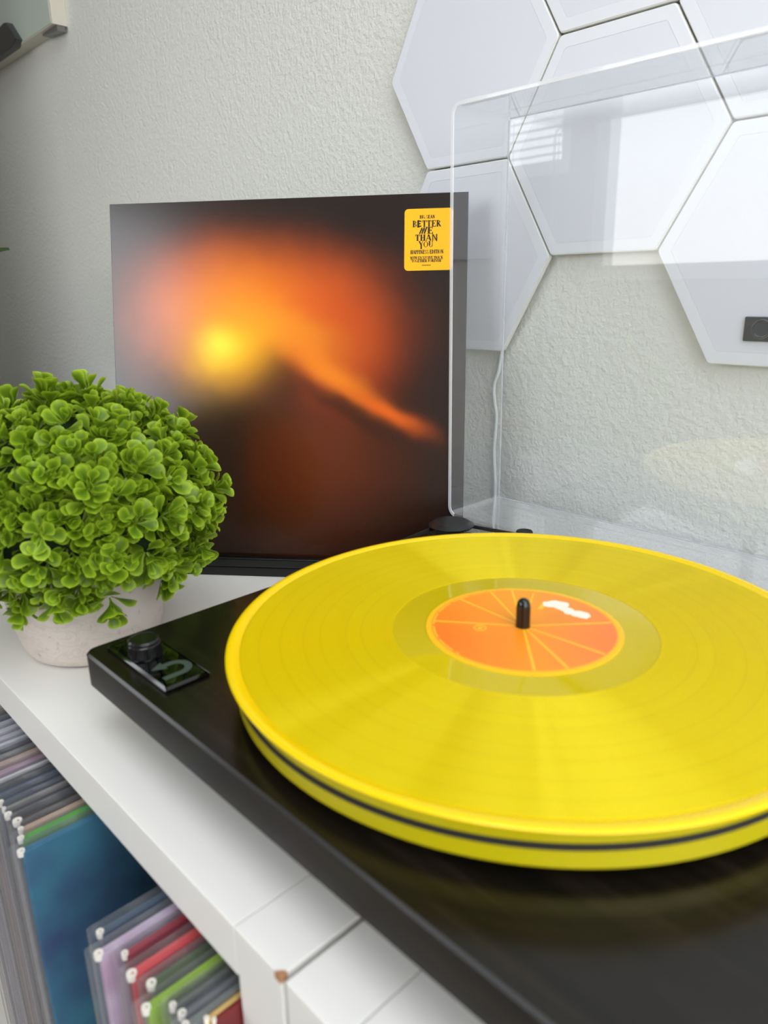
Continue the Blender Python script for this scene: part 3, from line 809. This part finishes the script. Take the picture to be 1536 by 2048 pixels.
M_LEAF = bpy.data.materials.new('boxwood_leaf_plastic'); M_LEAF.use_nodes = True; g = NT(M_LEAF)
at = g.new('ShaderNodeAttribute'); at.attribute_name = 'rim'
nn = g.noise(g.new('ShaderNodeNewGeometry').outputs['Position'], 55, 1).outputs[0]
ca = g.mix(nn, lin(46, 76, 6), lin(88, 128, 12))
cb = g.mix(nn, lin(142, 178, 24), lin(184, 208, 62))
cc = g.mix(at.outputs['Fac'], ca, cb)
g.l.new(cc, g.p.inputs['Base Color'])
g.p.inputs['Roughness'].default_value = .42
g.p.inputs['Specular IOR Level'].default_value = .35
tl = g.new('ShaderNodeBsdfTranslucent'); g.l.new(cc, tl.inputs[0])
mx = g.new('ShaderNodeMixShader'); mx.inputs[0].default_value = .20
g.l.new(g.p.outputs[0], mx.inputs[1]); g.l.new(tl.outputs[0], mx.inputs[2])
g.l.new(mx.outputs[0], g.n['Material Output'].inputs['Surface'])

# one leaf: obovate, cupped, with a narrow foot
LEAF_W = (.07, .10, .24, .46, .64, .70, .62, .40, .12)
LEAF_T = (0., .16, .32, .48, .62, .75, .88, .96, 1.0)
def leaf_geo():
    vs = []; rim = []
    for t, w in zip(LEAF_T, LEAF_W):
        bend = -.10*t*t + .05*t
        for k in (-1, -.5, 0, .5, 1):
            vs.append(Vector((k*w*.5, t, bend + .20*w*abs(k)**2*.9)))
            edge = max(abs(k)**3, max(0, (t-.72)/.28)**1.5)
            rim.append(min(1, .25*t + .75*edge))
    fs = []
    for i in range(len(LEAF_T)-1):
        for j in range(4): fs.append((i*5+j, i*5+j+1, (i+1)*5+j+1, (i+1)*5+j))
    return vs, fs, rim
LV, LFc, LR = leaf_geo()
def leaf_mesh(name, xf):
    vs = []; fs = []; rim = []
    for M in xf:
        k = len(vs); vs += [tuple(M @ p) for p in LV]; fs += [tuple(i+k for i in f) for f in LFc]; rim += LR
    me = bpy.data.meshes.new(name); me.from_pydata(vs, [], fs)
    at_ = me.attributes.new('rim', 'FLOAT', 'POINT'); at_.data.foreach_set('value', rim)
    me.polygons.foreach_set('use_smooth', [True]*len(me.polygons)); me.materials.append(M_LEAF); me.update()
    return me
rnd = random.Random(11)
DC0 = Vector((0, 0, .100))       # dome centre relative to pot base
RA, RU, RD = .089, .078, .070
leaves = []
NS = 410
ga = math.pi*(3-math.sqrt(5))
for i in range(NS):
    cz = 1 - (i+.5)/NS*1.56
    sr = math.sqrt(max(0, 1-cz*cz)); ph = i*ga
    d = Vector((sr*math.cos(ph), sr*math.sin(ph), cz))
    d = (d + Vector((rnd.gauss(0, .05), rnd.gauss(0, .05), rnd.gauss(0, .05)))).normalized()
    jit = 1 + rnd.gauss(0, .07)
    pos = DC0 + Vector((d.x*RA, d.y*RA, d.z*(RU if d.z > 0 else RD)))*jit*.93
    ax = Vector((d.x/RA, d.y/RA, d.z/(RU if d.z > 0 else RD))).normalized()
    ax = (ax + Vector((rnd.gauss(0, .28), rnd.gauss(0, .28), rnd.gauss(0, .28)+.10))).normalized()
    if d.z < -.45: ax = (ax + Vector((0, 0, -.35))).normalized()
    ref = ax.orthogonal().normalized(); bi = ax.cross(ref)
    base_a = rnd.random()*6.28
    for tier, (nl, open_, ln, off) in enumerate(((4, 62, 1.05, -.004), (4, 38, .95, .0015), (2, 18, .70, .005))):
        for k in range(nl):
            if rnd.random() < .06: continue
            a_ = base_a + tier*.75 + k*2*math.pi/nl + rnd.gauss(0, .18)
            o_ = math.radians(open_ + rnd.gauss(0, 11))
            rad = ref*math.cos(a_) + bi*math.sin(a_)
            yv = (ax*math.cos(o_) + rad*math.sin(o_)).normalized()
            zv = (ax*math.sin(o_) - rad*math.cos(o_)).normalized()     # upper face looks to the sprig axis
            xv = yv.cross(zv)
            s_ = .0142*ln*(1+rnd.gauss(0, .10))
            p_ = pos + ax*off + yv*.0012
            M = Matrix(((xv.x*s_, yv.x*s_, zv.x*s_, p_.x), (xv.y*s_, yv.y*s_, zv.y*s_, p_.y), (xv.z*s_, yv.z*s_, zv.z*s_, p_.z), (0, 0, 0, 1)))
            leaves.append(M)
base_w = Vector((PCX, PCY, ZS))
def near(M):
    c_ = M @ Vector((0, .6, 0)) + base_w; v = c_-CAM
    px = 768+1477.64*v.dot(CR)/v.dot(CF)
    return v.length + (10 if px < 0 else 0)
leaves.sort(key=near)
lm = leaf_mesh('leaf', [Matrix.Identity(4)])
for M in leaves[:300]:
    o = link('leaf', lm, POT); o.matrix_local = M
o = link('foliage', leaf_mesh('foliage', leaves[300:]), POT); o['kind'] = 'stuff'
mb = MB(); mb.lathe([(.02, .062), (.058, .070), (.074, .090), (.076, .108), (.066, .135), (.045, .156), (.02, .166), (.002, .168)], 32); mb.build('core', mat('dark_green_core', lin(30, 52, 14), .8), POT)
M_STEM = mat('green_stem', lin(60, 92, 26), .5)

# ------------------------------------------------------------------ record sleeves in the cube
ZT = -.118
def sleeve_material(i, a, b, sc=14.):
    m = mat('sleeve_print_%d' % i, a, .4); g = NT(m)
    n = g.noise(g.scale(g.obj(), (sc, sc, sc)), 1, 3, .55).outputs[0]
    g.l.new(g.ramp(n, [(.32, a), (.68, b)]), g.p.inputs['Base Color'])
    return m
M_CORE = mat('white_card_core', lin(238, 232, 218), .7)
LPN = [0]
def lp(x, yf, th, a, b, label, plastic=True, tilt=0., dz=0., core=None):
    i = LPN[0]; LPN[0] += 1
    H = .315
    e = tag(empty('record_sleeve', (x, yf, -.433), (0, math.radians(tilt), 0)), label, 'record sleeve', 'record sleeves in the cube shelf')
    mm = sleeve_material(i, a, b)
    mb = MB(); mb.slab(rrect(-th/2, th/2, .002, .315, th*.30, 3), 0.0015, H-.0005+dz, .0006, 2); mb.build('jacket', mm, e)
    if plastic:
        w = th/2+.0011
        mb = MB(); mb.slab(rrect(-w, w, -.003, .321, w*.35, 3), .0002, H+.0035+dz, .0008, 2); mb.build('outer_sleeve', M_POLY, e)
    # rolled white card end of the spine
    mb = MB(); mb.lathe([(th*.44, H-.003+dz), (th*.47, H-.0010+dz), (th*.44, H+.0004+dz), (th*.24, H+.0004+dz), (th*.20, H-.0006+dz)], 16, (0, .0022)); mb.build('spine_end', core or M_CORE, e)
    return e
dk = lin(22, 24, 30)
# right-hand group, left to right
RG = [
 (-.0905, -.2030, .0040, lin(70, 92, 112), lin(44, 62, 82), 'slate blue record sleeve with a cream top edge, first right of the teal one'),
 (-.0795, -.2085, .0048, lin(206, 198, 216), lin(150, 92, 130), 'lilac and mauve record sleeve with a pale top edge'),
 (-.0710, -.2000, .0036, lin(158, 16, 28), lin(120, 60, 84), 'dark red record sleeve next to the lilac one'),
 (-.0590, -.2025, .0052, lin(214, 66, 62), lin(190, 60, 74), 'coral red record sleeve right of the dark red one'),
 (-.0485, -.1985, .0048, lin(44, 58, 40), lin(84, 104, 60), 'dark green record sleeve right of the coral one'),
 (-.0395, -.2055, .0044, lin(150, 190, 20), lin(88, 120, 24), 'lime green record sleeve right of the dark green one'),
 (-.0325, -.1970, .0034, lin(52, 70, 40), lin(30, 36, 30), 'thin olive black record sleeve right of the lime one'),
 (-.0265, -.1960, .0040, lin(20, 24, 34), lin(60, 66, 78), 'black record sleeve with a white spine end near the side panel'),
 (-.0210, -.1975, .0034, lin(104, 112, 108), lin(72, 78, 80), 'grey record sleeve, third from the side panel'),
]
for r_ in RG: lp(*r_)
lp(-.0172, -.1900, .0026, lin(204, 172, 108), lin(190, 150, 84), 'tan record sleeve, second from the side panel', False)
lp(-.0146, -.1880, .0020, lin(128, 34, 34), lin(90, 20, 24), 'maroon record sleeve touching the side panel', False)
# the teal-blue one whose face shows
lp(-.1720, -.2110, .0046, lin(30, 122, 146), lin(10, 58, 108), 'large teal blue record sleeve with its whole face showing')
LG = [
 (-.1825, -.2075, .0040, lin(96, 190, 60), lin(44, 66, 62), 'green and grey record sleeve just left of the teal one'),
 (-.1900, -.2050, .0036, lin(196, 160, 132), lin(170, 132, 116), 'tan pink record sleeve, second left of the teal one'),
 (-.1985, -.2040, .0058, lin(18, 14, 18), lin(34, 24, 30), 'thick black record sleeve left of the tan pink one'),
 (-.2080, -.2060, .0046, lin(54, 56, 64), lin(32, 34, 40), 'charcoal record sleeve left of the thick black one'),
 (-.2150, -.2060, .0026, lin(150, 140, 128), lin(60, 66, 74), 'thin grey beige record sleeve beside the charcoal one'),
 (-.2225, -.2055, .0040, lin(40, 58, 80), lin(28, 40, 58), 'navy record sleeve left of the thin grey beige one'),
 (-.2310, -.2055, .0044, lin(58, 76, 98), lin(26, 36, 52), 'steel blue record sleeve left of the navy one'),
 (-.2390, -.2050, .0040, lin(14, 20, 30), lin(40, 40, 42), 'blue black record sleeve left of the steel blue one'),
 (-.2455, -.2050, .0024, lin(214, 212, 206), lin(190, 188, 184), 'thin white record sleeve between black and mauve ones'),
 (-.2530, -.2050, .0052, lin(132, 96, 116), lin(190, 158, 178), 'mauve patterned record sleeve left of the thin white one'),
 (-.2625, -.2050, .0050, lin(186, 164, 142), lin(150, 124, 108), 'light brown record sleeve left of the mauve one'),
 (-.2710, -.2050, .0046, lin(64, 66, 66), lin(130, 130, 130), 'smoky grey record sleeve left of the light brown one'),
 (-.2780, -.2050, .0024, lin(26, 34, 50), lin(40, 46, 60), 'thin midnight blue record sleeve beside pale ones'),
 (-.2845, -.2050, .0034, lin(214, 214, 216), lin(190, 192, 198), 'pale grey record sleeve at the left group, right of the striped one'),
 (-.2925, -.2050, .0046, lin(196, 192, 204), lin(150, 148, 160), 'silvery record sleeve near the left edge under the shelf board'),
 (-.3020, -.2050, .0048, lin(206, 204, 210), lin(170, 168, 176), 'silver white record sleeve second from the left edge'),
 (-.3115, -.2050, .0048, lin(190, 190, 198), lin(160, 160, 170), 'light grey record sleeve at the left edge, left of the silver white one'),
 (-.3210, -.2030, .0046, lin(96, 100, 110), lin(60, 62, 70), 'dark grey record sleeve at the bottom left corner'),
 (-.3305, -.2040, .0046, lin(150, 140, 130), lin(30, 34, 44), 'beige and black record sleeve farthest left in the cube'),
]
for r_ in LG: lp(*r_)

# ------------------------------------------------------------------ plant standing off to the left, one leaf tip in view
e = tag(empty('leafy_plant', (-.98, .0, ZS)), 'dark green pointed leaf of a plant reaching in at the left edge', 'plant')
mb = MB(); mb.lathe([(.03, 0), (.036, .002), (.042, .07), (.044, .085), (.040, .085), (.038, .07), (.006, .068)], 40); mb.build('pot', mat('white_glazed_pot', lin(225, 225, 222), .25), e)
mb = MB(); mb.tube(smooth_pts([(0, 0, .06), (.005, -.005, .15), (.006, -.025, .22), (-.004, -.035, .285)]), .0025, 8); mb.build('stem', M_STEM, e)
M_DKLEAF = mat('dark_green_leaf', lin(44, 74, 30), .4)
def long_leaf(p0, p1, w, sag, roll=0.):
    p0 = Vector(p0); p1 = Vector(p1); d = p1-p0; sidev = d.cross(Vector((0, 0, 1))).normalized(); sidev = Matrix.Rotation(roll, 3, d.normalized()) @ sidev; up_ = sidev.cross(d.normalized()); mb = MB(); L = []
    for k in range(9):
        t = k/8; c_ = p0 + d*t + up_*(math.sin(t*math.pi)*sag); ww = w*(math.sin(math.pi*min(1, t*.9+.08))**.8)*.5 + .0004
        L.append([c_-sidev*ww+up_*.0015, c_-up_*.001, c_+sidev*ww+up_*.0015, c_+up_*.0004])
    mb.loops(L); mb.build('leaf', M_DKLEAF, e)
long_leaf((-.002, -.033, .270), (.308, 0.0, .2905), .020, .004, 1.0)
for k in range(5):
    a_ = 3.5 + k*.35; long_leaf((.006, -.024, .14+.025*k), (.006+.11*math.cos(a_), -.024+.11*math.sin(a_), .20+.025*k), .02, .012)
